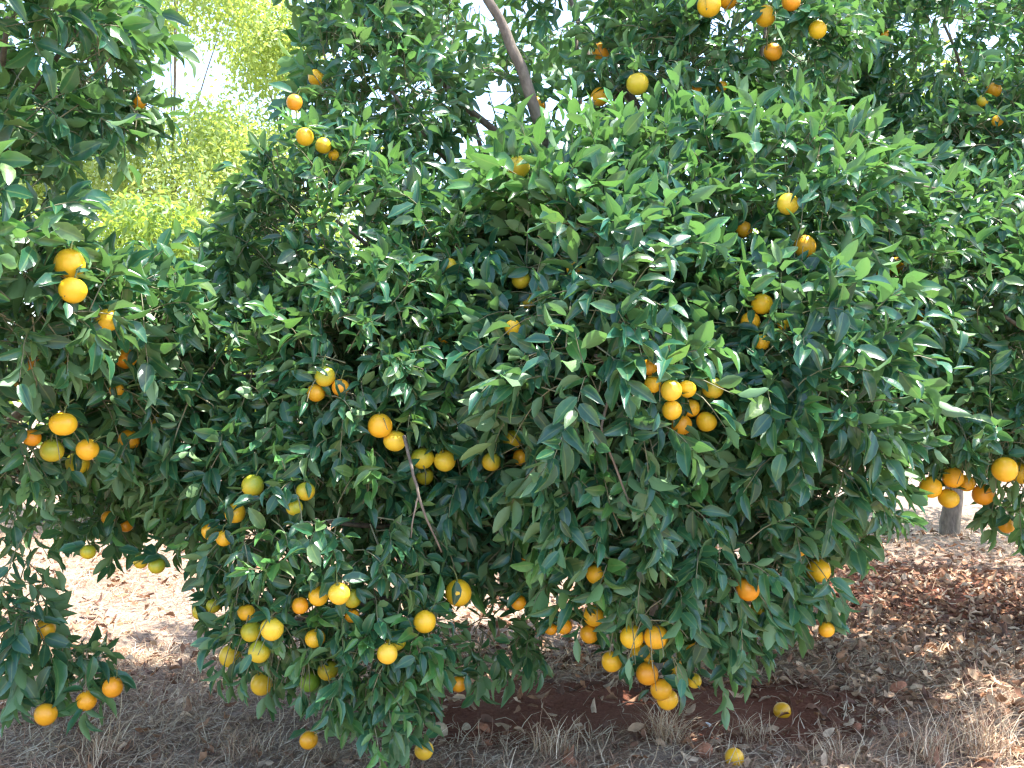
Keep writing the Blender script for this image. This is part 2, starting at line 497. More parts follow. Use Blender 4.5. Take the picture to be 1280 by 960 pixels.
BLUE = (0.92, 1.0, 1.25)
MAIN = [
    # skirt of the left half
    LB(410, 680, 3.52, 0.42, 0.38, 0.40, droop=1.0, leaf=0.080, young=0.18),
    LB(360, 785, 3.48, 0.22, 0.24, 0.13, droop=1.1, leaf=0.078),
    LB(300, 660, 3.75, 0.18, 0.26, 0.26, droop=0.9, leaf=0.076),
    LB(480, 795, 3.42, 0.22, 0.22, 0.18, droop=1.1, leaf=0.078, young=0.22),
    LB(490, 870, 3.38, 0.09, 0.10, 0.14, droop=1.4, leaf=0.082),
    LB(430, 850, 3.42, 0.07, 0.09, 0.08, droop=1.3, leaf=0.080, young=0.5),
    LB(535, 655, 3.70, 0.16, 0.22, 0.22, droop=0.9, leaf=0.084),
    # left half, middle
    LB(330, 505, 3.74, 0.50, 0.42, 0.44, droop=0.6, dens=1.2, leaf=0.078),
    LB(460, 470, 3.62, 0.42, 0.38, 0.42, droop=0.7, dens=1.2, leaf=0.080, young=0.16),
    LB(295, 405, 4.02, 0.42, 0.42, 0.27, droop=0.4, leaf=0.080),
    LB(420, 300, 3.95, 0.38, 0.40, 0.40, droop=0.3, leaf=0.084, young=0.15),
    LB(475, 120, 4.35, 0.33, 0.40, 0.42, droop=0.4, leaf=0.086),
    LB(455, -60, 4.50, 0.33, 0.44, 0.36, droop=0.4, leaf=0.090, dens=0.6),
    LB(235, 490, 3.92, 0.34, 0.34, 0.36, droop=0.5, leaf=0.080),
    LB(545, 470, 3.62, 0.30, 0.28, 0.36, droop=0.7, leaf=0.084, dens=1.25),
    LB(655, 300, 3.95, 0.24, 0.24, 0.18, droop=0.4, leaf=0.088),
    LB(660, 520, 3.62, 0.22, 0.22, 0.30, droop=0.7, leaf=0.090, tint=BLUE),
    LB(930, 370, 3.60, 0.30, 0.28, 0.22, droop=0.5, leaf=0.090),
    # centre
    LB(570, 350, 3.85, 0.36, 0.34, 0.30, droop=0.5, leaf=0.088, tint=BLUE),
    LB(600, 560, 3.70, 0.32, 0.28, 0.38, droop=0.8, leaf=0.090, tint=BLUE),
    LB(650, 640, 3.90, 0.20, 0.20, 0.14, droop=0.7, leaf=0.088, tint=BLUE),
    LB(700, 235, 3.70, 0.28, 0.26, 0.20, droop=0.05, leaf=0.100, young=0.55),
    LB(575, 130, 4.75, 0.34, 0.26, 0.50, droop=0.5, leaf=0.090, dens=0.28),
    LB(720, 60, 4.70, 0.36, 0.30, 0.44, droop=0.5, leaf=0.090, dens=0.20),
    # right half: large leaves standing forward
    LB(745, 470, 3.30, 0.34, 0.32, 0.34, droop=0.7, leaf=0.098, tint=BLUE),
    LB(760, 330, 3.55, 0.36, 0.32, 0.28, droop=0.4, leaf=0.100, tint=BLUE),
    LB(770, 610, 3.42, 0.32, 0.30, 0.32, droop=0.9, leaf=0.088, young=0.18),
    LB(735, 700, 3.42, 0.12, 0.16, 0.12, droop=0.8, leaf=0.090, young=0.4),
    LB(805, 730, 3.40, 0.19, 0.20, 0.20, droop=1.1, leaf=0.084),
    LB(890, 665, 3.48, 0.34, 0.32, 0.29, droop=1.0, leaf=0.086),
    LB(895, 785, 3.45, 0.08, 0.09, 0.13, droop=1.3, leaf=0.088),
    LB(880, 480, 3.55, 0.36, 0.34, 0.36, droop=0.8, leaf=0.086),
    LB(1000, 470, 3.45, 0.34, 0.32, 0.40, droop=0.7, leaf=0.098, tint=BLUE),
    LB(1015, 580, 3.50, 0.30, 0.28, 0.22, droop=0.7, leaf=0.088),
    LB(955, 690, 3.55, 0.18, 0.2, 0.16, droop=0.9, leaf=0.088),
    LB(1055, 635, 3.52, 0.12, 0.15, 0.12, droop=0.8, leaf=0.086),
    LB(1025, 720, 3.60, 0.05, 0.07, 0.07, droop=1.3, leaf=0.078),
    LB(860, 260, 3.85, 0.40, 0.38, 0.34, droop=0.3, leaf=0.090, young=0.20),
    LB(990, 260, 3.80, 0.40, 0.38, 0.32, droop=0.25, leaf=0.090, young=0.25),
    LB(840, 110, 4.25, 0.36, 0.34, 0.30, droop=0.5, leaf=0.086, dens=0.9),
    LB(960, 40, 4.25, 0.42, 0.38, 0.32, droop=0.6, leaf=0.084),
    LB(800, -90, 4.40, 0.50, 0.40, 0.26, droop=0.5, leaf=0.090, dens=0.7),
    LB(1090, 370, 4.05, 0.36, 0.36, 0.40, droop=0.7, leaf=0.088),
    # inside of the crown
    Lobe((-0.25, 4.30, 1.55), (0.60, 0.30, 0.50), dens=0.8, leaf=0.09, shell=0.2),
    Lobe((0.75, 4.35, 1.50), (0.70, 0.30, 0.60), dens=0.5, leaf=0.09, shell=0.2),
    Lobe((-0.70, 4.5, 1.20), (0.40, 0.30, 0.30), dens=0.5, leaf=0.09, shell=0.2),
    Lobe((-0.50, 4.2, 0.82), (0.42, 0.22, 0.30), dens=0.5, leaf=0.085, shell=0.2),
    Lobe(W(640, 680, 4.4), (0.30, 0.2, 0.16), dens=0.7, leaf=0.095, shell=0.2),
    Lobe((0.70, 4.2, 0.90), (0.52, 0.22, 0.26), dens=0.5, leaf=0.085, shell=0.2),
    LB(655, 805, 4.05, 0.09, 0.09, 0.07, droop=1.0, leaf=0.095, dens=0.9),
    LB(600, 790, 3.80, 0.06, 0.08, 0.10, droop=1.1, leaf=0.090, dens=0.9),
    # crown top and the far side of the tree
    Lobe((0.15, 5.1, 3.65), (1.05, 0.9, 0.50), dens=0.20, leaf=0.095),
    Lobe((-0.35, 5.4, 1.30), (0.85, 0.5, 0.85), dens=0.26, leaf=0.115),
    Lobe((0.95, 5.4, 1.35), (0.9, 0.5, 0.95), dens=0.26, leaf=0.115),
]
LEFT = [
    LB(10, 50, 2.95, 0.32, 0.36, 0.34, droop=0.5, leaf=0.090, young=0.2),
    LB(95, 55, 3.20, 0.17, 0.28, 0.23, droop=0.5, leaf=0.088),
    LB(160, 150, 3.35, 0.06, 0.10, 0.12, droop=1.0, leaf=0.095, dens=0.9),
    LB(-15, 260, 2.80, 0.15, 0.26, 0.24, droop=0.4, leaf=0.098, young=0.5),
    LB(30, 375, 2.95, 0.26, 0.28, 0.16, droop=0.6, leaf=0.090),
    LB(150, 385, 3.35, 0.24, 0.28, 0.12, droop=0.5, leaf=0.098),
    LB(55, 490, 3.40, 0.38, 0.34, 0.26, droop=0.6, leaf=0.086),
    LB(180, 500, 3.75, 0.32, 0.32, 0.30, droop=0.6, leaf=0.084),
    LB(165, 610, 3.95, 0.22, 0.26, 0.16, droop=0.6, leaf=0.084, shell=0.3, dens=1.3),
    LB(140, 640, 4.3, 0.24, 0.2, 0.10, droop=0.4, leaf=0.088, shell=0.2),
    LB(25, 600, 3.65, 0.16, 0.18, 0.12, droop=0.8, leaf=0.086, dens=0.7),
    LB(20, 700, 3.55, 0.10, 0.14, 0.16, droop=1.2, leaf=0.092, tint=BLUE, dens=0.45),
    LB(40, 780, 3.55, 0.12, 0.13, 0.15, droop=1.2, leaf=0.098, tint=BLUE, dens=0.8),
    LB(98, 815, 3.60, 0.11, 0.11, 0.06, droop=0.9, leaf=0.098, tint=BLUE, dens=0.6),
    Lobe((-2.75, 4.2, 3.0), (0.85, 0.9, 0.70), dens=0.25, leaf=0.095),
    Lobe((-2.65, 3.95, 1.45), (0.65, 0.5, 0.45), dens=0.3, leaf=0.095),
]
RIGHT = [
    LB(1180, 60, 5.10, 0.62, 0.55, 0.62, droop=0.6, leaf=0.082),
    LB(1090, 170, 5.30, 0.46, 0.45, 0.44, droop=0.5, leaf=0.080, young=0.3),
    LB(1050, 50, 5.20, 0.40, 0.35, 0.40, droop=0.6, leaf=0.082, dens=0.8),
    LB(1230, 230, 4.75, 0.46, 0.45, 0.42, droop=0.5, leaf=0.082),
    LB(1180, 330, 4.35, 0.42, 0.40, 0.34, droop=0.6, leaf=0.086),
    LB(1255, 420, 3.95, 0.28, 0.32, 0.40, droop=0.7, leaf=0.092),
    LB(1160, 470, 4.10, 0.32, 0.32, 0.32, droop=0.7, leaf=0.090),
    LB(1215, 530, 3.85, 0.28, 0.28, 0.15, droop=0.8, leaf=0.088, young=0.2),
    LB(1265, 610, 3.95, 0.10, 0.12, 0.09, droop=1.0, leaf=0.080),
    Lobe((2.9, 5.9, 2.9), (1.1, 0.8, 1.0), dens=0.24, leaf=0.095),
    Lobe((2.7, 5.5, 1.75), (1.0, 0.8, 0.7), dens=0.26, leaf=0.095),
    Lobe((3.15, 4.45, 1.9), (0.75, 0.65, 0.85), dens=0.30, leaf=0.095),  # out of view, added to keep sun off the near ground
    Lobe((4.1, 7.0, 2.1), (1.0, 0.9, 0.8), dens=0.22, leaf=0.125),  # hidden crown lobe, added to cast shade on the litter behind
]

# ------------------------------------------------------------------ fruit table: px, py, diameter px, colour, visibility 0..1 (1 fully clear), tree
# colour: o ripe orange, y yellow, g green-yellow, n green, d deep orange
FRUIT = []
def fruit_cluster(tree, label, group, rows):
    for r in rows:
        FRUIT.append((tree, r[5] if len(r) > 5 else label, group, *r[:5]))

GL, GM, GR = "oranges on the tree with the drooping low branch", "oranges on the wide middle tree", "oranges on the tree behind the red soil"
fruit_cluster("L", "large bright orange under a leaf, beside the pale sunlit leaves", GL, [(87, 330, 38, 'o', 1)])
fruit_cluster("L", "large bright orange touching the underside of another one, below pale leaves", GL, [(91, 363, 35, 'o', 1)])
fruit_cluster("L", "half covered orange just below the two large touching oranges", GL, [(135, 400, 28, 'o', .8)])
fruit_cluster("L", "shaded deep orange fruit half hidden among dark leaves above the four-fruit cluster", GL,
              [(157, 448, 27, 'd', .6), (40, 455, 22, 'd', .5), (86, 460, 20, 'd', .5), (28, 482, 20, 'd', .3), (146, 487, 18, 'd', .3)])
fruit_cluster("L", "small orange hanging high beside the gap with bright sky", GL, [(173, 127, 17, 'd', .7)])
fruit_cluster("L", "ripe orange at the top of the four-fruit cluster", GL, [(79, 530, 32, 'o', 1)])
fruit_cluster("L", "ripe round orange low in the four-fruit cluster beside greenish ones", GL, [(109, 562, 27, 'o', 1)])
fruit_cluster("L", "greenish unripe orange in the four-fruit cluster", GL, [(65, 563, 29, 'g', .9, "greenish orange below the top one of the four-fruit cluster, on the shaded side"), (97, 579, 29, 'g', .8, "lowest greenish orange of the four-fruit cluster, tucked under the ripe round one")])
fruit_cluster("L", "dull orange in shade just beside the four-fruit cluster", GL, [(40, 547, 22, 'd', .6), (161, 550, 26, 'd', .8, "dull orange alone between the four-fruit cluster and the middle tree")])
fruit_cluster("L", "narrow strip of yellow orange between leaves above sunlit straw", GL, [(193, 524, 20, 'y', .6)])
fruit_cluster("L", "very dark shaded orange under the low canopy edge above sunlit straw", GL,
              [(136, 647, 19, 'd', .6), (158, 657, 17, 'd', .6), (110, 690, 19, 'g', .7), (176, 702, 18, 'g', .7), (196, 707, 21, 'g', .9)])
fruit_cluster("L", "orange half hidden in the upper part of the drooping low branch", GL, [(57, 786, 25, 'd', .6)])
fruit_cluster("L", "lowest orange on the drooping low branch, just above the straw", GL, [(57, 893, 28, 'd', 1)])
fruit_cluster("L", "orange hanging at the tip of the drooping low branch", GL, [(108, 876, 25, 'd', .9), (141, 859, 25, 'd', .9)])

fruit_cluster("M", "small orange in the high cluster near the bright sky gap", GM,
              [(395, 97, 20, 'o', .7, "topmost orange of the high cluster beside the bright sky gap"),
               (368, 128, 20, 'd', 1, "deep orange fruit hanging alone at the sky gap, below the topmost one"),
               (381, 171, 23, 'o', .8, "larger orange of the pair low in the high cluster by the sky gap"),
               (404, 182, 20, 'o', 1, "smaller orange of the pair low in the high cluster by the sky gap"),
               (417, 194, 14, 'o', .5, "tiny fruit peeping out under the pair in the high cluster")])
fruit_cluster("M", "yellow orange under pale sunlit leaves below the bare brown limb", GM, [(648, 209, 28, 'y', .8)])
fruit_cluster("M", "orange partly hidden against the bare brown limb", GM, [(671, 132, 24, 'd', .6)])
fruit_cluster("M", "bright round orange hanging in front of the dark forked limbs", GM, [(797, 105, 28, 'y', 1)])
fruit_cluster("M", "sunlit orange in the sky gap beside the dark forked limbs", GM, [(750, 121, 24, 'o', .8)])
fruit_cluster("M", "dim orange in the sky gap above the sunlit one", GM, [(751, 65, 22, 'd', .6)])
fruit_cluster("M", "orange high up in the loose group at the tree's top", GM,
              [(886, 7, 29, 'o', .9, "large orange touching a deeper one in the loose top group"),
               (910, 0, 24, 'd', .8, "deep orange behind the large one in the loose top group"),
               (957, 20, 26, 'o', .9, "orange just above the dark shaded one in the loose top group"),
               (989, 2, 24, 'd', 1, "highest deep orange of the loose top group, hanging free of others"),
               (1022, 37, 23, 'o', 1, "outermost orange of the loose top group, towards the fine-leaved tree")])
fruit_cluster("M", "dark shaded orange below the loose group at the tree's top", GM, [(966, 65, 23, 'd', .8)])
fruit_cluster("M", "small speck of orange between dark leaves under the top group", GM, [(871, 110, 13, 'd', .6), (902, 108, 14, 'o', .5)])
fruit_cluster("M", "very pale sunlit orange lying on top of broad leaves", GM, [(985, 255, 27, 'y', 1)])
fruit_cluster("M", "orange with a leaf across its top below the very pale one", GM, [(1006, 308, 28, 'o', .8)])
fruit_cluster("M", "dull orange half behind leaves beside the very pale one", GM, [(930, 287, 21, 'd', .7)])
fruit_cluster("M", "greenish yellow orange above another one in the dark central hollow", GM, [(651, 350, 24, 'g', .9)])
fruit_cluster("M", "yellow orange beneath the greenish one in the dark central hollow", GM, [(658, 377, 23, 'g', .8)])
fruit_cluster("M", "small fruit peeping between leaves around the dark central hollow", GM,
              [(718, 336, 20, 'o', .5), (641, 410, 20, 'o', .7), (562, 332, 11, 'y', .9), (556, 421, 17, 'd', .6)])
fruit_cluster("M", "orange in the group of three above the bright upright shoot", GM,
              [(407, 471, 26, 'g', .9, "greenish upper fruit of the group of three above the bare twig"),
               (395, 491, 24, 'd', .8, "lowest deep orange of the group of three above the bare twig"),
               (425, 484, 22, 'd', .8, "smaller deep orange of the group of three above the bare twig")])
fruit_cluster("M", "deep orange fruit at the top of the bare hanging twig", GM, [(475, 532, 31, 'o', 1)])
fruit_cluster("M", "pale yellow orange touching the deep orange one at the bare hanging twig", GM, [(493, 551, 28, 'y', 1)])
fruit_cluster("M", "bright yellow orange of the trio next to the bare twig", GM, [(555, 576, 28, 'y', 1)])
fruit_cluster("M", "green-flushed orange side by side with the yellow one of the trio by the bare twig", GM, [(529, 573, 28, 'g', 1), (531, 595, 23, 'g', .9, "smaller green-flushed orange at the bottom of the trio by the bare twig")])
fruit_cluster("M", "shaded yellowish orange in the hollow between the two leafy halves", GM,
              [(614, 577, 24, 'g', 1), (640, 550, 26, 'g', .8), (652, 572, 22, 'o', .7)])
fruit_cluster("M", "orange with a green-flushed top on the flank facing the straw gap", GM, [(316, 607, 28, 'g', .9), (382, 614, 25, 'g', .9)])
fruit_cluster("M", "ripe orange behind narrow leaves on the flank facing the straw gap", GM, [(294, 641, 27, 'o', .8, "uppermost ripe orange behind narrow leaves on the flank facing the straw gap"), (264, 664, 24, 'o', .6), (280, 673, 20, 'o', .5)])
fruit_cluster("M", "greenish fruit tucked under leaves on the flank facing the straw gap", GM, [(368, 634, 21, 'g', .7)])
fruit_cluster("M", "orange hanging above the bright opening under the tree", GM, [(654, 691, 26, 'o', 1)])
fruit_cluster("M", "yellow orange below another one above the bright opening under the tree", GM, [(641, 711, 23, 'g', .8)])
fruit_cluster("M", "dull fruit in deep shade at the bright opening under the tree", GM, [(648, 753, 19, 'd', .6), (705, 783, 20, 'd', .7), (688, 786, 16, 'd', .6)])
fruit_cluster("M", "large orange with a leaf over its top beside the bright opening", GM, [(573, 741, 33, 'o', .9)])
fruit_cluster("M", "ripe orange low on the skirt above the greenish and yellow pair", GM, [(531, 777, 28, 'o', 1)])
fruit_cluster("M", "green-flushed orange behind a pale yellow one low on the skirt", GM, [(495, 800, 26, 'g', .9)])
fruit_cluster("M", "pale yellow orange in front of a green-flushed one low on the skirt", GM, [(484, 817, 26, 'y', 1)])
fruit_cluster("M", "bright yellow-orange fruit in front of shaded ones on the skirt's middle", GM, [(424, 742, 29, 'y', 1)])
fruit_cluster("M", "shaded orange around the bright one on the skirt's middle", GM,
              [(398, 745, 25, 'o', .7), (375, 757, 20, 'd', .7), (440, 748, 24, 'g', .4), (440, 770, 18, 'd', .6), (308, 768, 22, 'o', .7)])
fruit_cluster("M", "ripe orange on top of the low cluster at the skirt's straw side", GM, [(340, 786, 29, 'y', 1)])
fruit_cluster("M", "green-flushed orange in the low cluster at the skirt's straw side", GM, [(316, 794, 27, 'g', .9), (322, 808, 27, 'g', .8)])
fruit_cluster("M", "outermost yellow orange of the low cluster, against the straw", GM, [(288, 820, 28, 'y', .9)])
fruit_cluster("M", "yellow-orange fruit hanging lowest in the skirt's straw side cluster", GM, [(327, 855, 28, 'y', .9)])
fruit_cluster("M", "oval orange among hanging leaves beside the low cluster", GM, [(394, 798, 25, 'o', .8)])
fruit_cluster("M", "fully green unripe fruit near the ground", GM, [(387, 852, 26, 'n', 1)])
fruit_cluster("M", "greenish yellow fruit just above the fully green one", GM, [(410, 838, 26, 'g', .9)])
fruit_cluster("M", "orange close to the ground beside the lowest hanging shoot", GM, [(386, 925, 23, 'd', 1)])
fruit_cluster("M", "half hidden yellow orange inside the lowest hanging shoot", GM, [(530, 938, 24, 'y', .6)])
fruit_cluster("M", "blurred dull orange in shade under the skirt", GM, [(573, 855, 22, 'd', .6)])
fruit_cluster("M", "dark greenish fruit on the shaded skirt edge over straw", GM, [(250, 765, 18, 'g', .8), (267, 757, 18, 'g', .8)])
fruit_cluster("M", "orange in the tight cluster of nine among broad leaves", GM,
              [(816, 480, 22, 'o', .8, "half hidden orange behind the yellow one in the tight cluster of nine"),
               (839, 488, 27, 'y', 1, "yellow orange standing out in the tight cluster of nine"),
               (859, 486, 23, 'o', 1, "orange between the yellow and the green-topped fruit, cluster of nine"),
               (891, 485, 28, 'g', 1, "green-topped orange on the outside of the tight cluster of nine"),
               (840, 513, 25, 'o', 1, "orange directly beneath the yellow one in the cluster of nine"),
               (864, 510, 22, 'o', .9, "small orange in the middle of the tight cluster of nine"),
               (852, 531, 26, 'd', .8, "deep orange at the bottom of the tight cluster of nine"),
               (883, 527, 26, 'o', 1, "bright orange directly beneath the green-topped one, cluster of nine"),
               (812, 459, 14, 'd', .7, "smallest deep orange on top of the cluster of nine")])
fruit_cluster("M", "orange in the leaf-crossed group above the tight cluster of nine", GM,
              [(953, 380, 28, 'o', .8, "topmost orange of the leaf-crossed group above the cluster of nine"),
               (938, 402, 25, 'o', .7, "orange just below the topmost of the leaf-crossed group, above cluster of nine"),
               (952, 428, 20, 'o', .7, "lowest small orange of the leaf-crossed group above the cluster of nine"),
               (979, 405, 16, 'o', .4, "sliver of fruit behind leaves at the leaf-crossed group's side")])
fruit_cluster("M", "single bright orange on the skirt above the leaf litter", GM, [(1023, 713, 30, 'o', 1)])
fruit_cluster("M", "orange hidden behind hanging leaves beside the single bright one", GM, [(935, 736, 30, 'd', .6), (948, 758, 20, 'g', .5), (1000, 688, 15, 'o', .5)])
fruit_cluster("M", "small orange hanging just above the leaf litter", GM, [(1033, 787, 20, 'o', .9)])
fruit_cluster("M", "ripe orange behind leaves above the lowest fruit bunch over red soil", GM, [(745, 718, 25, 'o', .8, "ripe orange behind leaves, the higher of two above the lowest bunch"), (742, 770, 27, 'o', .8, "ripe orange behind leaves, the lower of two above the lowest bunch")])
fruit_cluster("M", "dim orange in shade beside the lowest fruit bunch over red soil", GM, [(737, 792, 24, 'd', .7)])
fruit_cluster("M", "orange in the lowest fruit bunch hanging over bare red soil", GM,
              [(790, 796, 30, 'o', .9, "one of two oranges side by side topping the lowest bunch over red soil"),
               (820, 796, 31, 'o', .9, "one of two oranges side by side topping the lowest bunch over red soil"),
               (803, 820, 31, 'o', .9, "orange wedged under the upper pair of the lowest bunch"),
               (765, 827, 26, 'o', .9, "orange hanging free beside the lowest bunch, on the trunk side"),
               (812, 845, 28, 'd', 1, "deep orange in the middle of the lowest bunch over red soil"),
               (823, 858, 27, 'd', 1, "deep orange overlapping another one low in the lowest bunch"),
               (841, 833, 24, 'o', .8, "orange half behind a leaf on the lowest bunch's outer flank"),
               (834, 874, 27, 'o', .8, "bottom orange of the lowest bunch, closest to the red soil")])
fruit_cluster("M", "yellow slip of orange at the outer side of the lowest bunch", GM, [(868, 851, 18, 'y', .8), (863, 805, 20, 'y', .6)])

fruit_cluster("R", "dim orange deep in the fine-leaved upper foliage", GR, [(1242, 113, 19, 'd', .8), (1228, 126, 14, 'g', .5), (1247, 151, 14, 'd', .5), (1108, 46, 15, 'd', .5), (1052, 110, 14, 'd', .5)])
fruit_cluster("R", "deep orange fruit half covered by leaves beside the middle tree", GR, [(1104, 341, 21, 'd', .6), (1120, 332, 21, 'd', .6)])
fruit_cluster("R", "sliver of orange between leaves below the half covered fruit", GR, [(1150, 395, 18, 'o', .6)])
fruit_cluster("R", "orange in the low row of three above the sunlit litter", GR, [(1165, 610, 27, 'o', 1, "orange of the low touching trio beside the middle tree's skirt, above the litter"),
               (1191, 597, 26, 'o', 1, "uppermost orange of the low touching trio above the litter"),
               (1184, 622, 26, 'o', 1, "bottom orange of the low touching trio above the litter")])
fruit_cluster("R", "shaded orange between the two low groups above the litter", GR, [(1208, 604, 21, 'd', .8, "small shaded orange just beside the low touching trio"), (1229, 618, 28, 'd', .9)])
fruit_cluster("R", "large orange of the outer low group above the litter", GR, [(1256, 587, 31, 'o', 1), (1277, 591, 27, 'o', 1)])
fruit_cluster("R", "dim orange inside the lowest leafy sprig above the litter", GR, [(1258, 656, 21, 'd', .6)])

TREES = {"M": MAIN, "L": LEFT, "R": RIGHT}
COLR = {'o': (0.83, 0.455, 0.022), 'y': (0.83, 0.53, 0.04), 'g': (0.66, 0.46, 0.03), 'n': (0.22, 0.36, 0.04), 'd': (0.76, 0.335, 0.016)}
FLUSH = {'o': 0.06, 'y': 0.12, 'g': 0.75, 'n': 0.9, 'd': 0.05}
DEFAULT_D = {"M": 3.5, "L": 3.5, "R": 3.9}


def ray_hit(lobes, px, py):
    d = nrm(W(px, py, 1.0) - np.array([0, 0, CAM_Z]))
    o = np.array([0, 0, CAM_Z])
    best = None
    for l in lobes:
        a, b = d / l.r, (o - l.c) / l.r
        A, B, C = a @ a, a @ b, b @ b - 1
        q = B * B - A * C
        if q > 0:
            t = (-B - math.sqrt(q)) / A
            if best is None or t < best:
                best = t
    return None if best is None else best * d[1]


fruits = []
for (tree, label, group, px, py, dia, c, vis) in FRUIT:
    d = ray_hit(TREES[tree], px, py)
    d = DEFAULT_D[tree] if d is None else d
    d += (-0.02 if vis >= 1 else 0.03 + (1 - vis) * 0.10)
    r = dia / 2 / FPX * d
    if r > 0.046:
        d *= 0.046 / r; r = 0.046
    if r < 0.027 and vis > 0.6:
        r = 0.027
    fruits.append(dict(tree=tree, label=label, group=group, p=W(px, py, d), r=max(r, 0.020), c=c, vis=vis))
# touching fruits push apart rather than run into each other
for _ in range(25):
    for i in range(len(fruits)):
        for j in range(i):
            a, b = fruits[i], fruits[j]
            v = a["p"] - b["p"]
            dist = np.linalg.norm(v)
            need = (a["r"] + b["r"]) * 0.99
            if dist < need:
                k = 0.5 * (need - dist)
                v = v / max(dist, 1e-6) * np.array([0.5, 1.6, 0.5]) + np.array([0, 1e-4, 0])
                a["p"] = a["p"] + v * k; b["p"] = b["p"] - v * k


def clear_for_fruit(L, fr, limbs=()):
    keep = np.ones(len(L["pos"]), bool)
    mid = L["pos"] + L["ax"] * L["size"][:, None] * 0.5
    cam0 = np.array([0, 0, CAM_Z])
    for f in fr:
        rel = mid - f["p"]
        dist = np.linalg.norm(rel, axis=1)
        keep &= ~(dist < f["r"] * 1.05)
        u = nrm(cam0 - f["p"])
        t = rel @ u
        perp = np.linalg.norm(rel - t[:, None] * u, axis=1)
        rad = f["r"] * (0.15 + 1.0 * f["vis"]) + 0.010
        keep &= ~((t > 0) & (t < 0.55) & (perp < rad))
    for path, rad in limbs:
        for p in path:
            u = nrm(cam0 - p)
            rel = mid - p
            t = rel @ u
            perp = np.linalg.norm(rel - t[:, None] * u, axis=1)
            keep &= ~((t > -0.03) & (t < 0.8) & (perp < rad))
    return {k: v[keep] for k, v in L.items()}


def fruit_leaves(L, fr):
    """the fruiting shoot's own leaves: a rosette round the stalk, some falling across the fruit"""
    add = {k: [] for k in L}
    for f in fr:
        p, r = f["p"], f["r"]
        u = nrm(np.array([0, 0, CAM_Z]) - p)
        side = nrm(np.cross(u, UP))
        for k in range(4):
            a = RNG.uniform(0, 6.28)
            ax = nrm(side * math.cos(a) * 1.1 - u * abs(math.sin(a)) * 0.7 + UP * RNG.uniform(-0.45, 0.5))
            add["pos"].append(p + UP * r * 1.15 + ax * r * 0.25); add["ax"].append(ax)
            add["nr"].append(UP * 0.7 + u * 0.6 + RNG.normal(size=3) * 0.3)
            add["size"].append(RNG.uniform(0.065, 0.095)); add["tint"].append(np.array([0.020, 0.080, 0.042]) * RNG.uniform(0.75, 1.4))
        for k in range(0 if f["vis"] >= 1 else 1 + int((1 - f["vis"]) * 2.6)):
            o = side * RNG.normal() * 0.7 + UP * RNG.uniform(0.7, 1.15) + u * 0.75
            ax = nrm(side * RNG.normal() * 1.1 - UP * RNG.uniform(0.15, 0.9) + u * 0.22)
            add["pos"].append(p + o * r * 1.05); add["ax"].append(ax)
            add["nr"].append(u * 0.7 + UP * 0.5 + RNG.normal(size=3) * 0.3)
            add["size"].append(RNG.uniform(0.05, 0.085)); add["tint"].append(np.array([0.021, 0.084, 0.043]) * RNG.uniform(0.75, 1.5))
    return {k: np.concatenate([L[k], np.array(add[k])]) for k in L}


# ------------------------------------------------------------------ ground
def ground_z(x, y):
    return (0.035 * np.sin(x * 0.9 + 1.3) * np.cos(y * 0.7) + 0.02 * np.sin(x * 2.7 + y * 1.9) + 0.012 * np.sin(x * 6.1 - y * 5.3))


def straw_cover(x, y):
    """how much straw lies on the soil: bare red soil under the crowns, straw in the alley and in the sunny gap"""
    bare = np.exp(-(((x - 0.75) / 0.85) ** 2 + ((y - 4.35) / 0.42) ** 2)) + 0.6 * np.exp(-(((x - 3.1) / 0.6) ** 2 + ((y - 6.2) / 0.3) ** 2)) \
        + 0.7 * np.exp(-(((x + 0.15) / 0.5) ** 2 + ((y - 4.2) / 0.3) ** 2)) + 0.55 * np.exp(-(((x - 2.9) / 1.3) ** 2 + ((y - 6.9) / 1.3) ** 2))
    return np.clip(0.62 - 0.95 * bare, -0.4, 0.7)


gx = np.concatenate([np.linspace(-260, -7, 14), np.linspace(-6.6, 6.6, 150), np.linspace(7, 260, 14)])
gy = np.concatenate([np.linspace(-60, 1.2, 8), np.linspace(1.6, 13, 130), np.linspace(14, 420, 20)])
GX, GY = np.meshgrid(gx, gy)
near = np.exp(-np.maximum(0, np.abs(GX) - 6) * 0.3) * np.exp(-np.maximum(0, GY - 12) * 0.2)
GZ = ground_z(GX, GY) * near + RNG.normal(size=GX.shape) * 0.006 * near
nyy, nxx = GX.shape
idx = np.arange(nxx * nyy).reshape(nyy, nxx)
gq = np.stack([idx[:-1, :-1], idx[:-1, 1:], idx[1:, 1:], idx[1:, :-1]], -1).reshape(-1, 4)
gme = mesh_np("ground", np.stack([GX, GY, GZ], -1).reshape(-1, 3), gq, [], M_GROUND)
sa = gme.attributes.new("straw", 'FLOAT', 'POINT')
sa.data.foreach_set("value", straw_cover(GX, GY).astype(np.float32).ravel())
ground = link("ground", gme)
tag(ground, "red soil covered with straw and dead leaves under the orange trees", None, None, "structure")


# ------------------------------------------------------------------ trees
def limb_object(parent, name, ctrl, r0, r1, sides=8, n=14, mat=M_BARK):
    path = smooth_path(ctrl, n)
    path[1:-1] += RNG.normal(size=(n - 2, 3)) * r0 * 0.12
    V, Q = tube(path, np.linspace(r0, r1, n), sides, 0.06)
    base = np.array(parent.location)
    cap = list(range(len(V) - sides, len(V)))
    T = [(cap[0], cap[i], cap[i + 1]) for i in range(1, sides - 1)]
    return link(name, mesh_np(name, V - base, Q, T, mat), parent), path


LEAF_MESH = {}
TINTS = np.array([(0.014, 0.060, 0.033), (0.019, 0.080, 0.043), (0.024, 0.096, 0.046), (0.018, 0.072, 0.049), (0.036, 0.116, 0.046), (0.058, 0.168, 0.045), (0.085, 0.155, 0.045)])


